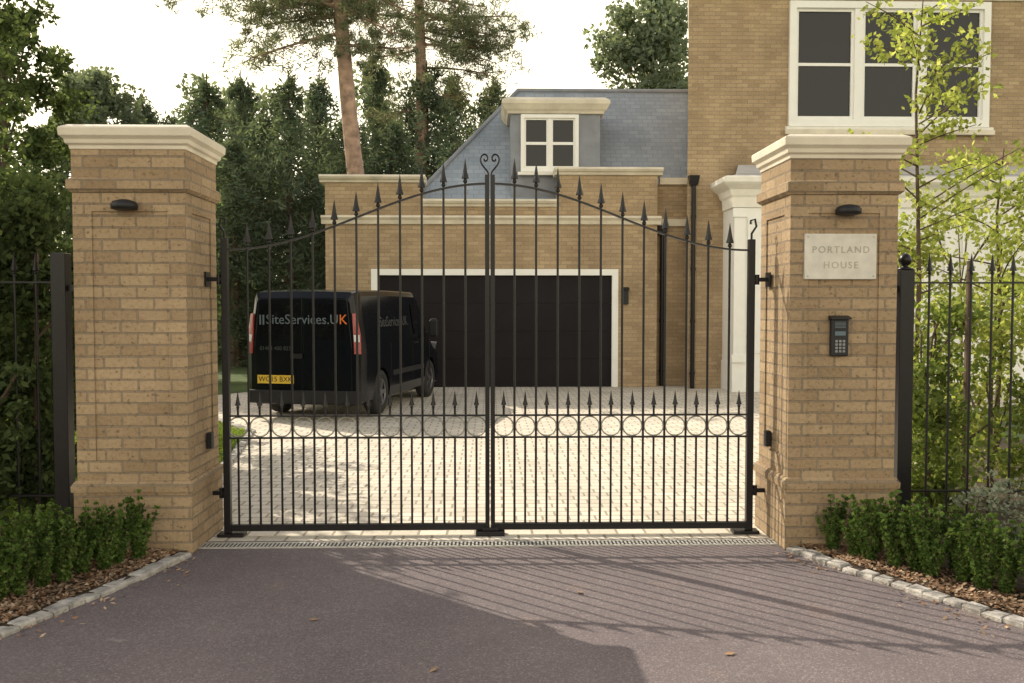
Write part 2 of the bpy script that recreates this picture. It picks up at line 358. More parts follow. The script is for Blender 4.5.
# ------------------------------------------------------------------ gate
SP=[(.0078,0),(.015,.008),(.015,.018),(.0095,.025),(.0100,.040),(.027,.032),(.025,.043),(.016,.074),(.0100,.115),(.0008,.172)]
def spear(b,x,y,z,s=1): b.lathe((x,y,z),[(r*s if r>.0096 else r,h*s) for r,h in SP],8)
HW=1.845
def ztop(x): return 1.985+.455*(1+math.cos(math.pi*min(1,abs(x)/1.80)))/2
def gate_leaf(sg):
    e=empty('gate_leaf',(sg*HW,0,0),'black wrought iron driveway gate leaf with spear tops, hinged on pillar','gate',group='pair of iron gate leaves')
    S=lambda a:sg*a
    def bx(b,x0,x1,*r): b.box(min(S(x0),S(x1)),max(S(x0),S(x1)),*r)
    b=B(); bx(b,HW-.046,HW,-.023,.023,.02,2.06); finish(b,'hinge_stile',M['black'],e,bevel=.003)
    b=B(); b.tube([(S(HW-.023),0,2.06),(S(HW-.023),0,2.10),(S(HW+.01),0,2.15),(S(HW+.0),0,2.20),(S(HW-.03),0,2.19),(S(HW-.03),0,2.165)],.008,6); finish(b,'stile_hook',M['black'],e)
    b=B(); bx(b,.004,.034,-.02,.02,.02,2.50); finish(b,'meeting_stile',M['black'],e)
    b=B(); bx(b,.034,HW-.046,-.02,.02,.035,.078); finish(b,'bottom_rail',M['black'],e)
    for z in (.682,.836):
        b=B(); bx(b,.034,HW-.046,-.018,.018,z-.005,z+.005); finish(b,'ring_rail',M['black'],e)
    b=B(); vs=[];fs=[]; K=40
    for i in range(K+1):
        x=.034+(HW-.080)*i/K; z=ztop(x)
        vs+=[(S(x),-.018,z-.006),(S(x),.018,z-.006),(S(x),.018,z+.006),(S(x),-.018,z+.006)]
    for i in range(K):
        for k in range(4): a=i*4+k;c=i*4+(k+1)%4; fs.append((a,c,c+4,a+4))
    b.add(vs,fs); finish(b,'top_rail',M['black'],e)
    pitch=(HW-.025-.02)/12
    for i in range(12):
        xd=.02+pitch*(i+.5)
        b=B(); b.cyl((S(xd),0,.078),(S(xd),0,.677),.0078,n=8); b.cyl((S(xd),0,.841),(S(xd),0,.895),.0078,n=8); spear(b,S(xd),0,.885,.72)
        finish(b,'dog_bar',M['black'],e)
        b=B(); b.tube([(S(xd)+.0675*math.cos(t*math.pi/14),0,.759+.0675*math.sin(t*math.pi/14)) for t in range(28)],.0055,6,True); finish(b,'ring',M['ring_highlight'],e,smooth=True)
        if i<11:
            xl=.02+pitch*(i+1); zt=ztop(xl)
            b=B(); b.cyl((S(xl),0,.078),(S(xl),0,zt+.02),.0082,n=8); spear(b,S(xl),0,zt+.012,1.0)
            finish(b,'spear_bar',M['black'],e)
    ctrl=[(.010,2.500),(.014,2.520),(.034,2.545),(.056,2.575),(.064,2.605),(.054,2.632),(.034,2.640),(.018,2.628),(.016,2.606),(.028,2.594),(.040,2.602),(.036,2.614)]
    pts=[]
    for i in range(len(ctrl)-1):
        p0=ctrl[max(i-1,0)];p1=ctrl[i];p2=ctrl[i+1];p3=ctrl[min(i+2,len(ctrl)-1)]
        for t in(0,.33,.66):
            f=[.5*((2*p1[j])+(-p0[j]+p2[j])*t+(2*p0[j]-5*p1[j]+4*p2[j]-p3[j])*t*t+(-p0[j]+3*p1[j]-3*p2[j]+p3[j])*t**3) for j in(0,1)]
            pts.append((S(f[0]),0,f[1]))
    b=B(); b.tube(pts,.0062,6); finish(b,'scroll_crest',M['black'],e)
    for z in(.30,1.78):
        b=B(); bx(b,HW+.0,HW+.105,-.012,.012,z-.014,z+.014); b.cyl((S(HW+.02),0,z-.035),(S(HW+.02),0,z+.035),.015,n=10)
        bx(b,HW+.092,HW+.100,-.05,.05,z-.05,z+.05)
        finish(b,'hinge',M['black'],e)
    b=B(); bx(b,HW-.14,HW+.04,-.05,.05,.0,.020); finish(b,'pivot_box',M['black'],e)
    return e
gate_leaf(-1); gate_leaf(1)
b=B(); b.box(-.10,.10,-.055,.055,-.01,.030); b.box(-.06,.06,-.04,-.025,.030,.055); finish(b,'gate_stop',M['black'],label='black metal gate stop bolted to the ground at gate centre',cat='gate stop',bevel=.004)
# ------------------------------------------------------------------ fences
def fence(xpost,sg,n,label,rot,ball=True):
    e=empty('iron_fence',(xpost,.05,0),label,'fence',group='iron railings beside gate pillars',rotz=rot)
    zt=1.85 if ball else 1.96
    b=B(); b.box(-.05,.05,-.05,.05,-.02,zt); finish(b,'post',M['black'],e,local=True,bevel=.004)
    if ball:
        b=B(); b.lathe((0,0,1.85),[(.055,0),(.056,.012),(.028,.02),(.020,.03),(.035,.042),(.044,.062),(.045,.078),(.036,.10),(.018,.114),(.002,.118)],14); finish(b,'post_finial',M['black'],e,local=True,smooth=True)
    Lg=n*.147+.15
    for z in(.28,1.76):
        b=B(); b.box(min(sg*.05,sg*Lg),max(sg*.05,sg*Lg),-.018,.018,z-.006,z+.006) ; finish(b,'rail',M['black'],e,local=True)
    b=B(); b.box(min(-sg*.05,-sg*.26),max(-sg*.05,-sg*.26),-.015,.015,1.70,1.74); finish(b,'wall_bracket',M['black'],e,local=True)
    for i in range(n):
        x=sg*(.055+.147*(i+.8)); b=B(); b.cyl((x,0,.12),(x,0,1.83),.0085,n=8); spear(b,x,0,1.815,.9); finish(b,'spear_bar',M['black'],e,local=True)
    return e
fence(-2.96,-1,9,'black iron railing with spear tops beside brick pillar and dark shrubs',0,False)
fence(2.93,1,11,'black iron railing with ball-topped post in front of lime green shrubs',rad(-2))
# ------------------------------------------------------------------ garage
GY=11.35
g=empty('garage_building',(0,GY,0),'single storey buff brick garage with dark door, slate roof and dormer','garage')
XL,XR=-3.19,3.27; CA,CB=-1.30,1.31; ZC=3.52
b=B()
b.box(XL,-2.31,GY,GY+5.5,0,ZC); b.box(2.51,XR,GY,GY+5.5,0,ZC); b.box(-2.31,2.51,GY,GY+5.5,2.30,ZC); b.box(-2.31,2.51,GY+.6,GY+5.5,0,2.30)
b.box(XL,CA,GY,GY+.35,ZC,3.98); b.box(XL,-1.9,GY+.35,GY+5.5,ZC,3.98); b.box(CB,XR,GY,GY+.35,ZC,4.14)
b.box(XR,4.6,GY+.35,GY+5.4,0,ZC); b.box(XR,4.6,GY+.35,GY+.41,ZC,4.0)
finish(b,'wall',M['brick_house'],g)
def coping(b,x0,x1,z,y1):
    b.poly([(x0,GY-.10,z+.14),(x0,GY-.12,z+.10),(x0,GY-.09,z+.06),(x0,GY-.05,z+.05),(x0,GY-.03,z+.0),(x0,y1,z+.0),(x0,y1,z+.14)],(x1-x0,0,0))
b=B(); coping(b,XL-.10,CA+.05,3.981,GY+.40); coping(b,CB-.05,XR+.10,4.141,GY+.40); coping(b,CA,CB,ZC+.001,GY+.30)
b.box(XR+.10,4.3,GY+.27,GY+.45,4.001,4.13)
finish(b,'parapet_coping',M['stone'],g)
b=B(); z=3.18
b.poly([(XL-.07,GY-.09,z+.16),(XL-.07,GY-.11,z+.12),(XL-.07,GY-.06,z+.07),(XL-.07,GY-.04,z),(XL-.07,GY+.02,z),(XL-.07,GY+.02,z+.16)],(XR-XL+.14,0,0))
b.box(XR+.07,4.2,GY+.29,GY+.36,z,z+.14)
finish(b,'string_course',M['stone'],g)
b=B(); b.box(-2.31,-2.19,GY-.02,GY+.12,0,2.19); b.box(2.39,2.51,GY-.02,GY+.12,0,2.19); b.box(-2.31,2.51,GY-.02,GY+.12,2.19,2.31); finish(b,'door_frame',M['white'],g)
b=B()
for k in range(4): b.box(-2.19,2.39,GY+.06,GY+.10,.005+k*.548,.549+k*.548)
finish(b,'garage_door',M['garage_door'],g)
b=B(); y0=GY+.42; y1=GY+2.5; y2=y1+2.4; zr=6.33; x0=-1.72; x1=4.15; xt=.62; xr2=4.62; zb=3.50
b.add([(x0,y0,zb),(x1,y0,zb),(xr2,y1,zr),(xt,y1,zr),(x0,y2+2,zb),(xt,y2,zr),(xr2+.5,y2,zr),(xr2+.9,y2+2,zb)],[(0,1,2,3),(4,0,3,5),(3,2,6,5),(7,4,5,6)])
ro=finish(b,'roof',M['slate'],g)
uvl=ro.data.uv_layers[0]
for p in ro.data.polygons:
    n=p.normal
    for li in p.loop_indices:
        c=ro.data.vertices[ro.data.loops[li].vertex_index].co
        if abs(n.x)>abs(n.y): uvl.data[li].uv=(c.y,c.z*1.25)
        else: uvl.data[li].uv=(c.x,c.z*1.28)
b=B(); b.tube([(x0,y0-.0,zb+.02),(xt,y1,zr+.02),(xr2,y1,zr+.02)],.05,8); finish(b,'ridge',M['lead'],g)
dy=GY+.62
b=B(); b.box(.42,2.22,dy,dy+2.2,3.60,5.44); dm=finish(b,'dormer',M['lead'],g)
b=B(); 
b.loft(.36,2.28,dy-.06,dy+2.2,[(0,5.442),(.02,5.48),(.06,5.52),(.10,5.59),(.12,5.62),(.12,5.69),(.02,5.76)]); finish(b,'dormer_cornice',M['stone'],dm)
def window(parent,x0,x1,z0,z1,y,cols,rows,fr=.09,deep=.06,sash=.045,gl='glass',sill=True,mull=.05,nm='window'):
    b=B(); f=fr
    b.box(x0,x0+f,y-deep,y+.05,z0,z1); b.box(x1-f,x1,y-deep,y+.05,z0,z1); b.box(x0+f,x1-f,y-deep,y+.05,z1-f,z1); b.box(x0+f,x1-f,y-deep,y+.05,z0,z0+f)
    w=finish(b,nm,M['white'],parent)
    b=B(); X0,X1,Z0,Z1=x0+f,x1-f,z0+f,z1-f
    cw=(X1-X0)/cols
    for i in range(1,cols): b.box(X0+cw*i-mull,X0+cw*i+mull,y-deep+.02,y+.05,Z0,Z1)
    for i in range(cols):
        a0=X0+cw*i+(mull if i else 0); a1=X0+cw*(i+1)-(mull if i<cols-1 else 0); s=sash
        b.box(a0,a0+s,y-.01,y+.04,Z0,Z1); b.box(a1-s,a1,y-.01,y+.04,Z0,Z1)
        b.box(a0+s,a1-s,y-.01,y+.04,Z0,Z0+s*1.3); b.box(a0+s,a1-s,y-.01,y+.04,Z1-s,Z1)
        for r in range(1,rows):
            zz=Z0+(Z1-Z0)*r/rows; t=.028
            b.box(a0+s,a1-s,y-.005,y+.04,zz-t,zz+t)
    finish(b,'sash_frame',M['white'],w)
    b=B(); b.box(X0,X1,y+.028,y+.032,Z0,Z1); finish(b,'window_glass',M[gl],w)
    if sill:
        b=B(); b.poly([(x0-.06,y-deep-.05,z0-.07),(x0-.06,y-deep-.05,z0-.02),(x0-.06,y-deep+.01,z0-.002),(x0-.06,y-.002,z0-.002),(x0-.06,y-.002,z0-.07)],(x1-x0+.12,0,0)); finish(b,'sill',M['sill'],w)
    return w
window(dm,.62,1.78,4.28,5.42,dy-.035,2,2,fr=.07,deep=.05,sash=.035,mull=.03)
def pipe(par,x,y,z0,z1):
    b=B(); b.cyl((x,y,z0),(x,y,z1),.042,n=12)
    for z in np.arange(z0+.3,z1,1.0): b.cyl((x,y,z-.03),(x,y,z+.03),.052,n=12)
    b.loft(x-.07,x+.07,y-.07,y+.05,[(0,z1),(.03,z1+.18)])
    finish(b,'downpipe',M['black'],par)
pipe(g,3.42,GY+.26,0,3.0); 
b=B(); b.box(2.60,2.70,GY-.10,GY,1.62,1.90); b.poly([(2.58,GY,1.96),(2.58,GY-.14,1.90),(2.58,GY,1.90)],(.14,0,0)); finish(b,'wall_lantern',M['blackpl'],g)
# ------------------------------------------------------------------ main house
HY=11.05
h=empty('brick_house',(8,HY,0),'two storey buff brick house with white sash windows and bay','house')
hx0,hx1=3.79,13.5; wz0,wz1=5.03,7.40; wx0,wx1=5.72,9.60
SK=.232
def splay(b,x,y0,y1,z0,z1,xe):
    b.add([(x,y0,z0),(xe,y0,z0),(xe,y1,z0),(x+SK*(y1-y0),y1,z0),(x,y0,z1),(xe,y0,z1),(xe,y1,z1),(x+SK*(y1-y0),y1,z1)],[(0,3,2,1),(4,5,6,7),(0,1,5,4),(1,2,6,5),(2,3,7,6),(3,0,4,7)])
b=B()
splay(b,hx0,HY,HY+.25,0,7.62,wx0+.05); b.box(wx1-.05,hx1,HY,HY+.25,0,7.62); b.box(wx0+.05,wx1-.05,HY,HY+.25,0,wz0+.02); b.box(wx0+.05,wx1-.05,HY,HY+.25,wz1-.02,7.62)
splay(b,hx0+.25*SK,HY+.25,HY+9,0,7.62,hx1)
finish(b,'wall',M['brick_house'],h)
b=B(); 
vs=[];prof=[(.03,7.44),(.06,7.50),(.16,7.56),(.22,7.64),(.22,7.74)]
for o,z in prof: vs+=[(hx0-o*.35,HY-o,z),(hx1+o,HY-o,z),(hx1+o,HY+9.2,z),(hx0-o*.35+SK*9.2,HY+9.2,z)]
fs=[(3,2,1,0),(16,17,18,19)]
for i in range(4):
    for k in range(4): a=i*4+k;c=i*4+(k+1)%4; fs.append((a,c,c+4,a+4))
b.add(vs,fs); finish(b,'eaves_cornice',M['stone'],h)
b=B(); b.add([(hx0-.1,HY-.25,7.745),(hx1+.35,HY-.25,7.745),(hx1+.35,HY+9.4,7.745),(hx0-.1+SK*9.6,HY+9.4,7.745),(hx0+3.6,HY+3.5,10.2),(hx1-3.2,HY+3.5,10.2),(hx1-3.2,HY+5.5,10.2),(hx0+4.0,HY+5.5,10.2)],[(0,1,5,4),(1,2,6,5),(2,3,7,6),(3,0,4,7),(4,5,6,7)]); finish(b,'roof',M['slate'],h)
window(h,wx0,wx1,wz0,wz1,HY,3,2,fr=.13,deep=.07,sash=.055,mull=.08)
b=B(); b.box(wx0-.08,wx1+.08,HY-.14,HY-.072,wz0-.16,wz0-.075); finish(b,'window_apron',M['stone'],h)
by=10.25; bx0,bx1=4.47,12.4
b=B(); b.box(bx0,bx1,by,HY,0,.55); 
bay=finish(b,'bay',M['white'],h)
b=B(); b.box(bx0+.02,bx1-.02,by+.02,HY,.551,3.40); finish(b,'bay_wall',M['white'],bay)
for x in(bx0-.02,bx0+1.9,bx0+3.9,bx0+5.9,bx1-.28):
    b=B(); b.box(x,x+.26,by-.06,by+.018,.552,.70); b.box(x+.03,x+.23,by-.04,by+.018,.70,3.22); b.box(x,x+.26,by-.07,by+.018,3.22,3.38)
    finish(b,'pilaster',M['white'],bay)
b=B(); b.loft(bx0,bx1,by,HY-.10,[(.02,3.402),(.03,3.58),(.06,3.62),(.09,3.72),(.20,3.80),(.24,3.84),(.24,3.93),(.15,3.96)]); finish(b,'bay_cornice',M['sill'],bay)
b=B(); b.loft(bx0+.05,bx1-.05,by+.05,HY-.15,[(.10,3.961),(-.1,4.06)]); 
b.add([(bx0+.05,by+.05,4.02),(bx1+.05,by+.05,4.02),(bx1-.1,HY-.002,4.30),(bx0+.3,HY-.002,4.30)],[(0,1,2,3)]); finish(b,'bay_roof',M['leadlight'],bay)
for k in range(4):
    xx=bx0+.27+k*2.0; window(bay,xx,xx+1.55,.72,3.2,by+.018,2,2,fr=.07,deep=.03,sash=.05,sill=False)
pipe(h,3.90,HY-.06,0,3.9)
# ------------------------------------------------------------------ van
def make_van():
    phi=rad(12)
    e=empty('parked_van',(-2.60,6.32,0),'black panel van with company lettering parked before garage door','van',rotz=-phi)
    ST=[(0.0,1.74,.80,.70,.26),(0.05,1.83,.862,.745,.22),(.25,1.86,.875,.762,.20),(1.5,1.875,.88,.77,.19),(2.9,1.865,.88,.765,.19),(3.15,1.82,.878,.74,.19),(3.85,1.20,.872,.70,.19),(4.2,1.05,.85,.66,.19),(4.42,.88,.78,.58,.21),(4.5,.70,.66,.5,.25)]
    def half(st):
        y,zt,w,wr,zb=st; zbelt=min(.98,zb+(zt-zb)*.55); zs=min(1.10,zb+(zt-zb)*.68)
        return [(0,zb),(w*.88,zb),(w*.975,zb+.06),(w,zb+.2 if zb+.2<zbelt-.05 else zb+.12),(w,zbelt),(w*.985,zs),(wr+.012,zt-(zt-zs)*.12),(wr-.012,zt-.028*(zt/1.87)),(wr-.05,zt-.008),(wr*.5,zt),(0,zt+.004)]
    def lerp(y):
        for a,c in zip(ST[:-1],ST[1:]):
            if a[0]<=y<=c[0]:
                t=(y-a[0])/(c[0]-a[0]); ha,hc=half(a),half(c); return [(p[0]*(1-t)+q[0]*t,p[1]*(1-t)+q[1]*t) for p,q in zip(ha,hc)]
        return half(ST[-1])
    def xb(y,z):
        hh=lerp(y)
        for p,q in zip(hh[2:-1],hh[3:]):
            if p[1]<=z<=q[1] and q[1]>p[1]: t=(z-p[1])/(q[1]-p[1]); return p[0]*(1-t)+q[0]*t
        return hh[5][0]
    ys=sorted(set([s[0] for s in ST]+[.6,1.0,2.0,2.4,3.4,3.6]))
    b=B(); vs=[];fs=[]
    for y in ys:
        hh=lerp(y); ring=[(x,y,z) for x,z in hh]+[(-x,y,z) for x,z in hh[-2:0:-1]]; vs+=ring
    n=len(ring)
    for i in range(len(ys)-1):
        for k in range(n): a=i*n+k;c=i*n+(k+1)%n; fs.append((a,a+n,c+n,c))
    fs.append(tuple(range(n))); q=(len(ys)-1)*n; fs.append(tuple(range(q+n-1,q-1,-1)))
    b.add(vs,fs); body=finish(b,'body',M['paint'],e,local=True)
    cut=B()
    wy=(.93,3.62)
    for y in wy:
        for s in(-1,1): cut.cyl((s*.58,y,.33),(s*1.1,y,.33),.375,n=32)
    co=finish(cut,'cutter',M['ink'])
    md=body.modifiers.new('c','BOOLEAN'); md.object=co; md.solver='EXACT'; md.operation='DIFFERENCE'
    e.rotation_euler[2]=0; loc=e.location.copy(); e.location=(0,0,0); bpy.context.view_layer.update()
    dg=bpy.context.evaluated_depsgraph_get(); me=bpy.data.meshes.new_from_object(body.evaluated_get(dg)); body.modifiers.clear(); body.data=me
    bpy.data.objects.remove(co); e.location=loc; e.rotation_euler[2]=-phi; e.scale=(.965,.965,.98)
    md=body.modifiers.new('b','BEVEL'); md.width=.02; md.segments=3; md.limit_method='ANGLE'; md.angle_limit=rad(25)
    yr=-.012
    for s in(-1,1):
        b=B(); x0,x1=(.008,.745); 
        pts=[(x0,.42),(x1,.42),(x1,1.05),(x1-.07,1.72),(x0,1.74)]
        b.poly([(s*x,yr,z) for x,z in pts],(0,.05,0)); dr=finish(b,'rear_door',M['paint'],e,local=True,bevel=.006)
        b=B(); pts=[(x0+.06,1.16),(x1-.09,1.16),(x1-.13,1.64),(x0+.06,1.66)]
        b.poly([(s*x,yr-.006,z) for x,z in pts],(0,.006,0)); finish(b,'rear_window',M['carglass'],dr,local=True)
        b=B(); b.poly([(s*.775,-.005,.95),(s*.865,.03,.95),(s*.855,.05,1.20),(s*.80,.03,1.52),(s*.745,.0,1.52)],(s*.012,-.018,0)); finish(b,'tail_light',M['red'],e,local=True)
        b=B(); b.poly([(s*.785,-.02,1.12),(s*.857,.012,1.12),(s*.850,.015,1.22),(s*.775,-.02,1.22)],(s*.004,-.010,0)); finish(b,'reversing_light',M['clear'],e,local=True)
        b=B(); b.box(min(s*.86,s*.97),max(s*.86,s*.97),3.30,3.34,1.14,1.18); b.loft(min(s*.95,s*1.10),max(s*.95,s*1.10),3.27,3.39,[(-.02,1.08),(0,1.12),(0,1.36),(-.03,1.41)]); finish(b,'door_mirror',M['blackpl'],e,local=True,bevel=.015)
        P=[(2.62,1.16),(3.62,1.16),(3.55,1.30),(3.22,1.62),(2.62,1.66)]
        b=B(); b.add([(s*(xb(y,z)+.010),y,z) for y,z in P],[tuple(range(5)) if s>0 else tuple(range(4,-1,-1))]); finish(b,'side_window',M['carglass'],e,local=True)
        b=B()
        for y in(1.35,2.52,3.55): b.box(min(s*.86,s*.8825),max(s*.86,s*.8825),y-.004,y+.004,.40,1.05)
        b.box(min(s*.86,s*.895),max(s*.86,s*.895),1.42,3.15,.55,.63); finish(b,'side_moulding',M['trim'],e,local=True)
        b=B(); b.box(min(s*.87,s*.90),max(s*.87,s*.90),2.62,2.80,1.0,1.03); finish(b,'handle',M['blackpl'],e,local=True)
        b=B(); b.poly([(s*.50,4.475,.82),(s*.74,4.40,.80),(s*.82,4.25,.95),(s*.60,4.37,.95)],(0,.02,.01)); finish(b,'headlight',M['clear'],e,local=True)
        for y in wy:
            w=bpy.data.objects.new('wheel',None); w.location=(s*.765,y,.335); link(w,e)
            b=B()
            pr=[(.20,-.10),(.30,-.105),(.328,-.085),(.335,-.05),(.335,.05),(.328,.085),(.30,.105),(.20,.10)]
            vs=[];fs=[];nn=36
            for r,a in pr:
                for k in range(nn): t=2*math.pi*k/nn; vs.append((a,r*math.cos(t),r*math.sin(t)))
            for i in range(len(pr)):
                j=(i+1)%len(pr)
                for k in range(nn): fs.append((i*nn+k,i*nn+(k+1)%nn,j*nn+(k+1)%nn,j*nn+k))
            b.add(vs,fs); finish(b,'tyre',M['tyre'],w,local=True,smooth=True)
            b=B(); b.cyl((s*.04,0,0),(s*.05,0,0),.205,n=28); b.cyl((s*.05,0,0),(s*.10,0,0),.05,n=14)
            for k in range(5):
                t=2*math.pi*k/5; c,sn=math.cos(t),math.sin(t)
                b.poly([(s*.07,c*.04-sn*.025,sn*.04+c*.025),(s*.07,c*.20-sn*.035,sn*.20+c*.035),(s*.07,c*.20+sn*.035,sn*.20-c*.035),(s*.07,c*.04+sn*.025,sn*.04-c*.025)],(s*.025,0,0))
            b.tube([(s*.085,.20*math.cos(t*math.pi/16),.20*math.sin(t*math.pi/16)) for t in range(32)],.015,6,True)
            finish(b,'rim',M['alloy'],w,local=True)
    b=B(); b.poly([(-.84,-.06,.24),(.84,-.06,.24),(.87,.06,.24),(-.87,.06,.24)],(0,0,.19)); finish(b,'rear_bumper',M['trim'],e,local=True,bevel=.02)
    b=B(); b.poly([(-.70,4.40,.22),(.70,4.40,.22),(.60,4.54,.24),(-.60,4.54,.24)],(0,0,.28)); finish(b,'front_bumper',M['trim'],e,local=True,bevel=.02)
    b=B(); b.add([(-.66,3.22,1.775),(.66,3.22,1.775),(.70,3.80,1.262),(-.70,3.80,1.262)],[(0,1,2,3)]); finish(b,'windscreen',M['carglass'],e,local=True)
    b=B(); b.box(-.18,.0,yr-.035,yr-.001,.88,.95) ; finish(b,'rear_handle',M['blackpl'],e,local=True,bevel=.006)
    b=B(); b.box(-.70,-.14,yr-.010,yr-.002,.52,.64); pl=finish(b,'number_plate',M['yellow'],e,local=True)
    text_part('WG15 BXK',.105,M['ink'],pl,Matrix.Translation((-.42,yr-.011,.58))@R,name='plate_lettering',spacing=1.0,ext=.001)
    bx_=B(); bx_.box(-.66,-.635,yr-.010,yr-.0065,1.36,1.50); bx_.box(-.61,-.585,yr-.010,yr-.0065,1.36,1.50); finish(bx_,'logo_bars',M['silver'],e,local=True)
    wd=text_part('SiteServices',.195,M['silver'],e,Matrix.Translation((-.56,yr-.008,1.43))@R,spacing=1.0,ext=.0015,align='LEFT')
    w2=text_part('.U',.195,M['silver'],e,Matrix.Translation((-.56+wd+.008,yr-.008,1.43))@R,spacing=1.0,ext=.0015,align='LEFT')
    text_part('K',.195,M['orange'],e,Matrix.Translation((-.56+wd+w2+.022,yr-.008,1.43))@R,spacing=1.0,ext=.0015,align='LEFT')
    text_part('01483 480 827',.08,M['silverdim'],e,Matrix.Translation((-.42,yr-.003,1.02))@R,ext=.0015)
    RS=Matrix.Rotation(rad(90),4,'Z')@R
    text_part('SiteServices.UK',.22,M['silverdim'],e,Matrix.Translation((xb(1.5,1.35)+.012,1.6,1.38))@Matrix.Rotation(rad(-9),4,'Y')@RS,ext=.002)
    return e
make_van()
# ------------------------------------------------------------------ trees
def branch(b,p0,p1,r0,r1,seg=5,bend=.12,rng=random):
    p0=Vector(p0);p1=Vector(p1); Lg=(p1-p0).length; pts=[];rr=[]
    o=Vector((rng.uniform(-1,1),rng.uniform(-1,1),rng.uniform(-.3,.6)))*bend*Lg
    for i in range(seg+1):
        t=i/seg; pts.append(p0.lerp(p1,t)+o*math.sin(math.pi*t)*.5); rr.append(r0*(1-t)+r1*t)
    b.tube(pts,rr,7); return pts
def broadleaf(name,loc,ht,cr,cz0,seed,label,cat='tree',leaf='l_dark',nclump=70,nper=220,lsize=.13,clr=.55,tr=.14,group=None,squash=1.0):
    rng=random.Random(seed); e=empty(name,loc,label,cat,group=group)
    b=B(); branch(b,(0,0,-.1),(rng.uniform(-.2,.2),rng.uniform(-.2,.2),ht*.85),tr,tr*.25,8,.03,rng)
    C=[];Rr=[]; cz=(cz0+ht)/2; hz=(ht-cz0)/2
    for i in range(nclump):
        a=rng.uniform(0,2*math.pi); u=rng.uniform(-1,1); r=rng.uniform(.35,1)**.6
        prof=math.sqrt(max(0,1-u*u))*(.75+.25*math.sin(3*a+seed))
        p=Vector((math.cos(a)*cr*r*prof,math.sin(a)*cr*r*prof*squash,cz+hz*u*rng.uniform(.8,1.05)))
        C.append(p); Rr.append(clr*rng.uniform(.6,1.25))
        if i%4==0: branch(b,(0,0,max(.2,cz0*.8,p.z-cr*.8)),p,tr*.3,.012,4,.15,rng)
    finish(b,'trunk',M['bark'],e,local=True)
    P=gauss_clumps(C,Rr,nper); me=leafmesh('crown',P,lsize,M[leaf]); link(bpy.data.objects.new('crown',me),e)
    return e
def conifer(name,ht,r,seed,nb=165,nper=78,lsize=.19):
    rng=random.Random(seed); e=empty(name,(0,0,0),'dense dark green conifer in the wood behind the drive','tree',group='conifers behind the garage')
    b=B(); b.tube([(0,0,-.1),(0,0,ht*.5),(0,0,ht)],[.16,.10,.02],7)
    P=[]
    for i in range(nb):
        z=ht*(.05+.93*(i/nb)); R_=r*(1-(z/ht))**.65*rng.uniform(.45,1.3)+.13; a=rng.uniform(0,6.28)
        tip=Vector((math.cos(a)*R_,math.sin(a)*R_,z-R_*.32))
        if i%3==0: b.tube([(0,0,z),tip],[.025,.006],4)
        for k in range(nper):
            t=rng.random()**.6; c=Vector((0,0,z)).lerp(tip,t); w=.11+.26*R_*(1-t*.75)*.7
            P.append((c.x+rng.gauss(0,w*.5),c.y+rng.gauss(0,w*.5),c.z+rng.gauss(0,.10)-abs(rng.gauss(0,.18))))
    finish(b,'trunk',M['bark'],e,local=True)
    me=leafmesh('crown',np.array(P),lsize,M['l_conifer'],aspect=.28,up=.2); link(bpy.data.objects.new('crown',me),e)
    return e
def copy_thing(src,loc,rz,sc):
    n=src.copy(); COL.objects.link(n); n.location=loc; n.rotation_euler[2]=rz; n.scale=sc
    for c in src.children:
        k=c.copy(); COL.objects.link(k); k.parent=n
        for cc in c.children: q=cc.copy(); COL.objects.link(q); q.parent=k
    return n
ca=conifer('conifer_tree',8.4,2.8,1); cb=conifer('conifer_tree',8.0,2.3,2)
def px(p,d): return (p-490)*d/900
spots=[(212,27,1.03),(238,24,.76),(265,28,.95),(292,25,.95),(322,29,1.12),(350,26,.85),(392,27,.90),(428,30,1.15),(458,27,.82),(494,31,1.12),(518,28,.88),(180,30,.95),(150,33,1.15),(550,33,.95),(590,36,1.0),(375,33,1.30),(455,34,1.30),(245,33,1.2)]
ca.location=(px(212,27),27-6.25,0); cb.location=(px(238,24),24-6.25,0); cb.scale=(1,1,.76)
for i,(p,d,s) in enumerate(spots[2:]):
    copy_thing(ca if i%2 else cb,(px(p,d),d-6.25,0),random.uniform(0,6),(random.uniform(.85,1.15),random.uniform(.85,1.15),s))
C=[];Rr=[]
for i in range(560):
    x=random.uniform(-34,24); y=random.uniform(34,40); z=random.uniform(0,1)*(9.6+2.0*math.sin(x*.9)+1.0*math.sin(x*2.3+1)); C.append((x,y,z)); Rr.append(random.uniform(.7,1.4))
me=leafmesh('far_wood',gauss_clumps(C,Rr,110),.36,M['l_wood']); o=bpy.data.objects.new('far_wood',me); link(o); o['kind']='stuff'; o['label']='dark mixed woodland filling the view behind the garage'; o['category']='wood'
def pine(base,top,r,seed,label,cl):
    rng=random.Random(seed); e=empty('pine_tree',base,label,'tree',group='tall scots pines')
    b=B(); T=Vector(top)-Vector(base); pts=[];rr=[]
    for i in range(11):
        t=i/10; pts.append(T*t+Vector((math.sin(t*5+seed)*.12,0,0))); rr.append(r*(1-.6*t))
    b.tube(pts,rr,12)
    C=[];Rr=[]
    for (zz,dx,dy,R_) in cl:
        p0=T*(zz/T.z); tip=p0+Vector((dx,dy,rng.uniform(-.9,.3)))
        pp=branch(b,p0,tip,.05,.013,6,.14,rng)
        for q in pp[2:]:
            for _ in range(6):
                c=q+Vector((rng.gauss(0,.62),rng.gauss(0,.6),rng.gauss(-.08,.32))); C.append(c); Rr.append(R_*rng.uniform(.35,1.05)); b.tube([q,c],[.012,.005],4)
    finish(b,'trunk',M['pinebark'],e,local=True,smooth=True)
    me=leafmesh('crown',gauss_clumps(C,Rr,46),.20,M['l_pine'],aspect=.13); link(bpy.data.objects.new('crown',me),e)
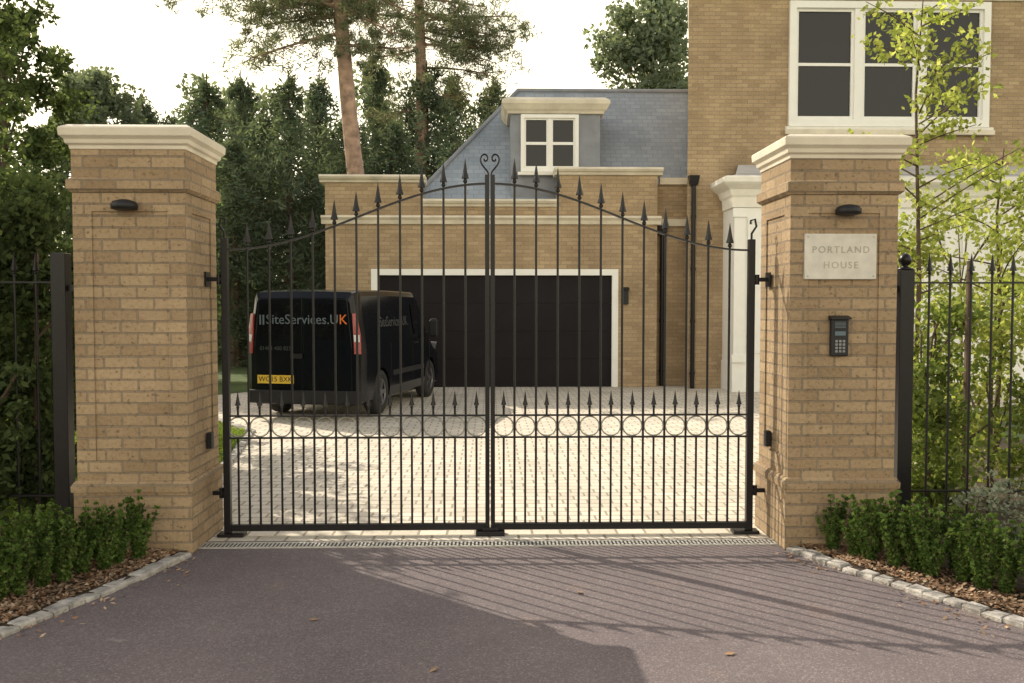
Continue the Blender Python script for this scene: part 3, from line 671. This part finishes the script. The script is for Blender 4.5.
def rl(rng,lo,hi,n,L0,L1): 
    out=[]
    for i in range(n):
        a=rng.uniform(0,6.28); l=rng.uniform(L0,L1); out.append((lo+(hi-lo)*i/(n-1),math.cos(a)*l,math.sin(a)*l*.6,.42))
    return out
r1=random.Random(4)
pine((px(384,22.5),16.25,0),(px(322,22.5),16.25,13.6),.27,3,'tall leaning scots pine with bare reddish trunk',[(8.3,-2.2,0,.38),(8.7,-1.9,.5,.38),(8.9,-2.6,-.4,.38),(9.1,-2.2,.3,.38),(9.0,1.3,-.3,.34),(8.0,1.2,-.3,.26),(9.2,-2.9,0,.38)]+rl(r1,9.2,13,16,1.6,3.0))
pine((px(422,30),23.75,0),(px(416,30),23.75,16.5),.27,5,'tall straight scots pine with reddish trunk',[(9.4,2.2,0,.42),(8.4,1.4,.5,.4),(8.0,-1.2,.2,.4),(10.2,3.0,-.2,.42),(10.5,2.6,.4,.42),(10.0,-1.4,0,.4),(10.9,3.2,0,.42),(11.2,2.4,.3,.42),(10.7,2.9,-.5,.42)]+rl(r1,10.6,16,16,1.8,3.4))
broadleaf('conifer_tree',(px(650,38),31.75,0),15,3.0,2,11,'large dark tree rising behind the slate roof',leaf='l_wood',nclump=170,nper=150,lsize=.24,clr=.75)
broadleaf('broadleaf_tree',(px(20,22),15.5,0),9.0,2.5,1.5,12,'large dark broadleaf tree beside the drive',nclump=110,nper=160,lsize=.16,clr=.5)
broadleaf('broadleaf_tree',(px(105,30),23.5,0),9.2,2.1,1.5,13,'tall dark broadleaf tree at edge of wood',leaf='l_wood',nclump=110,nper=140,lsize=.2,clr=.52)
broadleaf('broadleaf_tree',(-7.8,4.9,0),7.4,2.1,.8,14,'dark leafy tree mostly out of view, added to shade the asphalt',leaf='l_dark',nclump=120,nper=160,lsize=.11,clr=.4)
broadleaf('broadleaf_tree',(px(150,19),13,0),4.4,1.9,.3,15,'dark rounded shrub tree beside the drive',nclump=70,nper=220,lsize=.13,clr=.5)
broadleaf('broadleaf_tree',(-6.5,2.2,0),6.3,1.9,.6,16,'dark leafy tree mostly out of view, added to shade the asphalt',leaf='l_dark',nclump=150,nper=200,lsize=.10,clr=.45)  # placed and sized to block sun from the near left asphalt
for i,(x,y,hh,r,cl) in enumerate([(-3.75,1.2,2.7,.75,.26),(-4.7,1.5,3.0,.9,.26),(-3.4,2.6,2.0,.6,.26),(-5.9,1.0,2.6,.9,.26),(-4.2,4.4,3.0,1.0,.26),(-3.62,.28,2.1,.42,.17),(-3.30,.35,2.35,.26,.12)]):
    broadleaf('shrub',(x,y,0),hh,r,.1,20+i,'dark evergreen shrub growing through iron railing','shrub',nclump=60,nper=220 if i<5 else 110,lsize=.065,clr=cl,tr=.03,group='dark shrubs behind railing')
broadleaf('shrub',(-3.80,-.12,0),2.75,.62,1.15,71,'leafy shrub branches spilling over iron railing','shrub',leaf='l_mid',nclump=46,nper=42,lsize=.07,clr=.17,tr=.02,group='dark shrubs behind railing')
broadleaf('shrub',(-3.45,-.02,0),1.5,.36,.25,72,'leafy shrub branches spilling over iron railing','shrub',leaf='l_dark',nclump=40,nper=60,lsize=.06,clr=.14,tr=.02,group='dark shrubs behind railing')
for i,(x,y,hh,r,lf) in enumerate([(3.6,1.0,1.7,.5,'l_mid'),(4.3,1.3,2.1,.65,'l_lime'),(5.2,1.5,2.3,.8,'l_mid'),(3.9,2.4,2.4,.7,'l_lime'),(5.0,3.2,2.9,.9,'l_lime'),(6.4,2.4,2.6,1.0,'l_mid'),(4.5,.7,1.1,.5,'l_mid'),(3.4,.55,.9,.35,'l_mid')]):
    broadleaf('shrub',(x,y,0),hh,r,.1,40+i,'lime green leafy shrub behind iron railing' if lf=='l_lime' else 'mid green leafy shrub behind iron railing','shrub',leaf=lf,nclump=32,nper=74,lsize=.062,clr=.24,tr=.02,group='leafy shrubs behind railing')
def sapling(loc,ht,seed,label,spread=.75,n=26,per=9):
    rng=random.Random(seed); e=empty('sapling_tree',loc,label,'tree')
    b=B(); b.tube([(0,0,-.05),(.05,0,ht*.4),(0,.03,ht*.8),(.04,0,ht)],[.03,.022,.012,.005],7); C=[];Rr=[]
    for i in range(n):
        z=ht*(.36+.62*i/n); a=rng.uniform(0,6.28); l=spread*(1.05-.45*i/n)*rng.uniform(.6,1.15)
        p=Vector((math.cos(a)*l,math.sin(a)*l,z+l*rng.uniform(.2,.7))); pp=branch(b,(0.02,0,z),p,.009,.003,5,.12,rng)
        for q in pp[1:]:
            for _ in range(4): C.append(q+Vector((rng.gauss(0,.07),rng.gauss(0,.07),rng.gauss(0,.06)))); Rr.append(.09)
    finish(b,'trunk',M['bark'],e,local=True)
    me=leafmesh('crown',gauss_clumps(C,Rr,per),.062,M['l_lime'],aspect=.6); link(bpy.data.objects.new('crown',me),e)
sapling((px(918,8.3),2.05,0),4.45,5,'slender young tree with lime green leaves behind brick pillar',spread=.88,n=28,per=5)
sapling((px(1000,8.6),2.3,0),3.1,6,'small young tree with bright green leaves behind railing',n=20,per=5)
b=B(); b.cyl((3.75,.75,0),(3.77,.75,1.95),.022,n=8); finish(b,'tree_stake',M['bark'],label='wooden tree stake among shrubs behind railing',cat='stake')
def boxplant(seed,ht=.35):
    rng=random.Random(seed); e=empty('box_plant',(0,0,0),'small upright box hedge plant in bark mulch bed','hedge plant',group='low box hedge plants')
    b=B(); C=[];Rr=[]
    for i in range(17):
        a=rng.uniform(0,6.28); l=rng.uniform(.02,.105); hh=ht*rng.uniform(.58,1.1)
        b.tube([(0,0,0),(math.cos(a)*l,math.sin(a)*l,hh)],[.004,.0015],4)
        for k in range(9):
            t=.12+.88*k/8; C.append((math.cos(a)*l*t*1.05,math.sin(a)*l*t*1.05,hh*t)); Rr.append(.030*(1.2-.65*t))
    finish(b,'stem',M['bark'],e,local=True)
    me=leafmesh('foliage',gauss_clumps(C,Rr,14),.024,M['l_box'],aspect=.6,up=.2); link(bpy.data.objects.new('foliage',me),e); return e
src=[boxplant(1),boxplant(2),boxplant(3),boxplant(4)]
def rowpts(a,c,n): return [(a[0]+(c[0]-a[0])*i/(n-1),a[1]+(c[1]-a[1])*i/(n-1)) for i in range(n)]
pts=rowpts((-2.20,-.64),(-3.02,-2.25),15)+rowpts((-2.42,-.66),(-3.25,-2.2),12)+rowpts((2.22,-.58),(3.27,-2.15),15)+rowpts((2.47,-.60),(3.5,-2.1),12)
for i,(x,y) in enumerate(pts):
    x+=random.uniform(-.03,.03); y+=random.uniform(-.02,.02); s=random.uniform(.82,1.16)
    if i<4: o=src[i]; o.location=(x,y,.02); o.scale=(s,s,s); o.rotation_euler[2]=random.uniform(0,6)
    else: copy_thing(src[i%4],(x,y,.02),random.uniform(0,6),(s*random.uniform(.95,1.15),s*random.uniform(.95,1.15),s))
for (x,y) in((3.25,-.75),(3.55,-1.05),(3.75,-.75)):
    C=[(random.gauss(0,.14),random.gauss(0,.14),random.uniform(.05,.5)) for _ in range(50)]
    me=leafmesh('foliage',gauss_clumps(C,[.06]*50,26),.03,M['l_grey']); o=bpy.data.objects.new('silver_shrub',me); link(o); o.location=(x,y,.02); o['label']='small silvery green shrub beside box hedge'; o['category']='shrub'; o['group']='silvery shrubs'
def inpoly(x,y,poly):
    c=False; j=len(poly)-1
    for i in range(len(poly)):
        if (poly[i][1]>y)!=(poly[j][1]>y) and x<(poly[j][0]-poly[i][0])*(y-poly[i][1])/(poly[j][1]-poly[i][1])+poly[i][0]: c=not c
        j=i
    return c
def chips(path,sg,n,name):
    P=[]; segs=list(zip(path[:4],path[1:5]))
    while len(P)<n:
        a,c=random.choice(segs); t=random.random(); w=.05+abs(random.gauss(0,.32)); x=a[0]+(c[0]-a[0])*t; y=a[1]+(c[1]-a[1])*t
        if random.random()<.015: w=-.04-abs(random.gauss(0,.1))
        dx,dy=c[0]-a[0],c[1]-a[1]; l=math.hypot(dx,dy); nx,ny=-dy/l,dx/l
        if nx*sg<0:nx,ny=-nx,-ny
        P.append((x+nx*w,y+ny*w,(.026 if w>0 else .004)+random.uniform(0,.014 if w>0 else .004)))
    me=leafmesh(name,np.array(P),.033,M['chips'],aspect=.45,up=1.6); o=bpy.data.objects.new(name,me); link(o); o['kind']='stuff'; o['label']='loose brown bark mulch chips on planting bed'; o['category']='bark mulch'
chips(Lk,-1,9000,'bark_mulch'); chips(Rk,1,9000,'bark_mulch.001')
P=[]
poly=[(-1.97,.3),(-2.6,1.2),(-2.75,3.0),(-3.1,5.2),(-4.7,7.6),(-5.3,9.5),(-9,11),(-12,6),(-9,-.2),(-3,-.1)]
while len(P)<50000:
    x=random.uniform(-9,-1.9); y=random.uniform(-.1,11)
    if inpoly(x,y,poly): P.append((x,y,random.uniform(0,.03)))
me=leafmesh('lawn_grass',np.array(P),.075,M['grass'],aspect=.2); o=bpy.data.objects.new('lawn_grass',me); link(o); o['kind']='stuff'; o['label']='mown green lawn grass beside the paved drive'; o['category']='grass'
for i,(x,y) in enumerate([(-.25,-2.35),(-.9,-1.7),(.5,-1.3),(1.1,-2.2)]):
    me=leafmesh('fallen_leaf',np.array([(0,0,.004)]),.05,M['chips'],up=4); o=bpy.data.objects.new('fallen_leaf',me); link(o); o.location=(x,y,0); o['label']='dry brown leaf lying on asphalt'; o['category']='leaf'; o['group']='fallen leaves'
# ------------------------------------------------------------------ light
el=rad(38); az=rad(-47)
sd=Vector((math.sin(az)*math.cos(el),math.cos(az)*math.cos(el),math.sin(el)))
w=bpy.data.worlds.new('World'); scene.world=w; w.use_nodes=True; nt=w.node_tree; nt.nodes.clear()
out=nt.nodes.new('ShaderNodeOutputWorld'); bg=nt.nodes.new('ShaderNodeBackground'); sky=nt.nodes.new('ShaderNodeTexSky')
sky.sky_type='NISHITA'; sky.sun_disc=False; sky.sun_elevation=el; sky.sun_rotation=az%(2*math.pi); sky.dust_density=4; sky.air_density=1.2; sky.ozone_density=.6
tc=nt.nodes.new('ShaderNodeTexCoord'); sp=nt.nodes.new('ShaderNodeSeparateXYZ'); nt.links.new(tc.outputs['Generated'],sp.inputs[0])
mr=nt.nodes.new('ShaderNodeMapRange'); mr.inputs['From Min'].default_value=.25; mr.inputs['From Max'].default_value=.80; mr.inputs['To Min'].default_value=.88; mr.inputs['To Max'].default_value=.05
nt.links.new(sp.outputs['Z'],mr.inputs['Value'])
mx=nt.nodes.new('ShaderNodeMix'); mx.data_type='RGBA'; nt.links.new(mr.outputs[0],mx.inputs[0]); mx.inputs[7].default_value=(16.5,14.9,11.2,1)
nt.links.new(sky.outputs[0],mx.inputs[6]); nt.links.new(mx.outputs[2],bg.inputs[0]); bg.inputs[1].default_value=.15; nt.links.new(bg.outputs[0],out.inputs[0])
sl=bpy.data.lights.new('Sun','SUN'); sl.energy=5.0; sl.angle=rad(.35); sl.color=(1,.91,.75); so=bpy.data.objects.new('Sun',sl); so.rotation_euler=(-sd).to_track_quat('-Z','Y').to_euler(); so.location=(-8,8,10); link(so)
# ------------------------------------------------------------------ camera
cam=bpy.data.cameras.new('Camera'); cam.lens=900/1024*36; cam.sensor_width=36; cam.clip_end=1000
co=bpy.data.objects.new('Camera',cam); co.location=(0,-6.25,1.6); co.rotation_euler=(rad(90)-math.atan(36/900),0,-math.atan(22/900)); link(co); scene.camera=co
scene.view_settings.view_transform='Standard'; scene.view_settings.look='None'; scene.view_settings.exposure=0
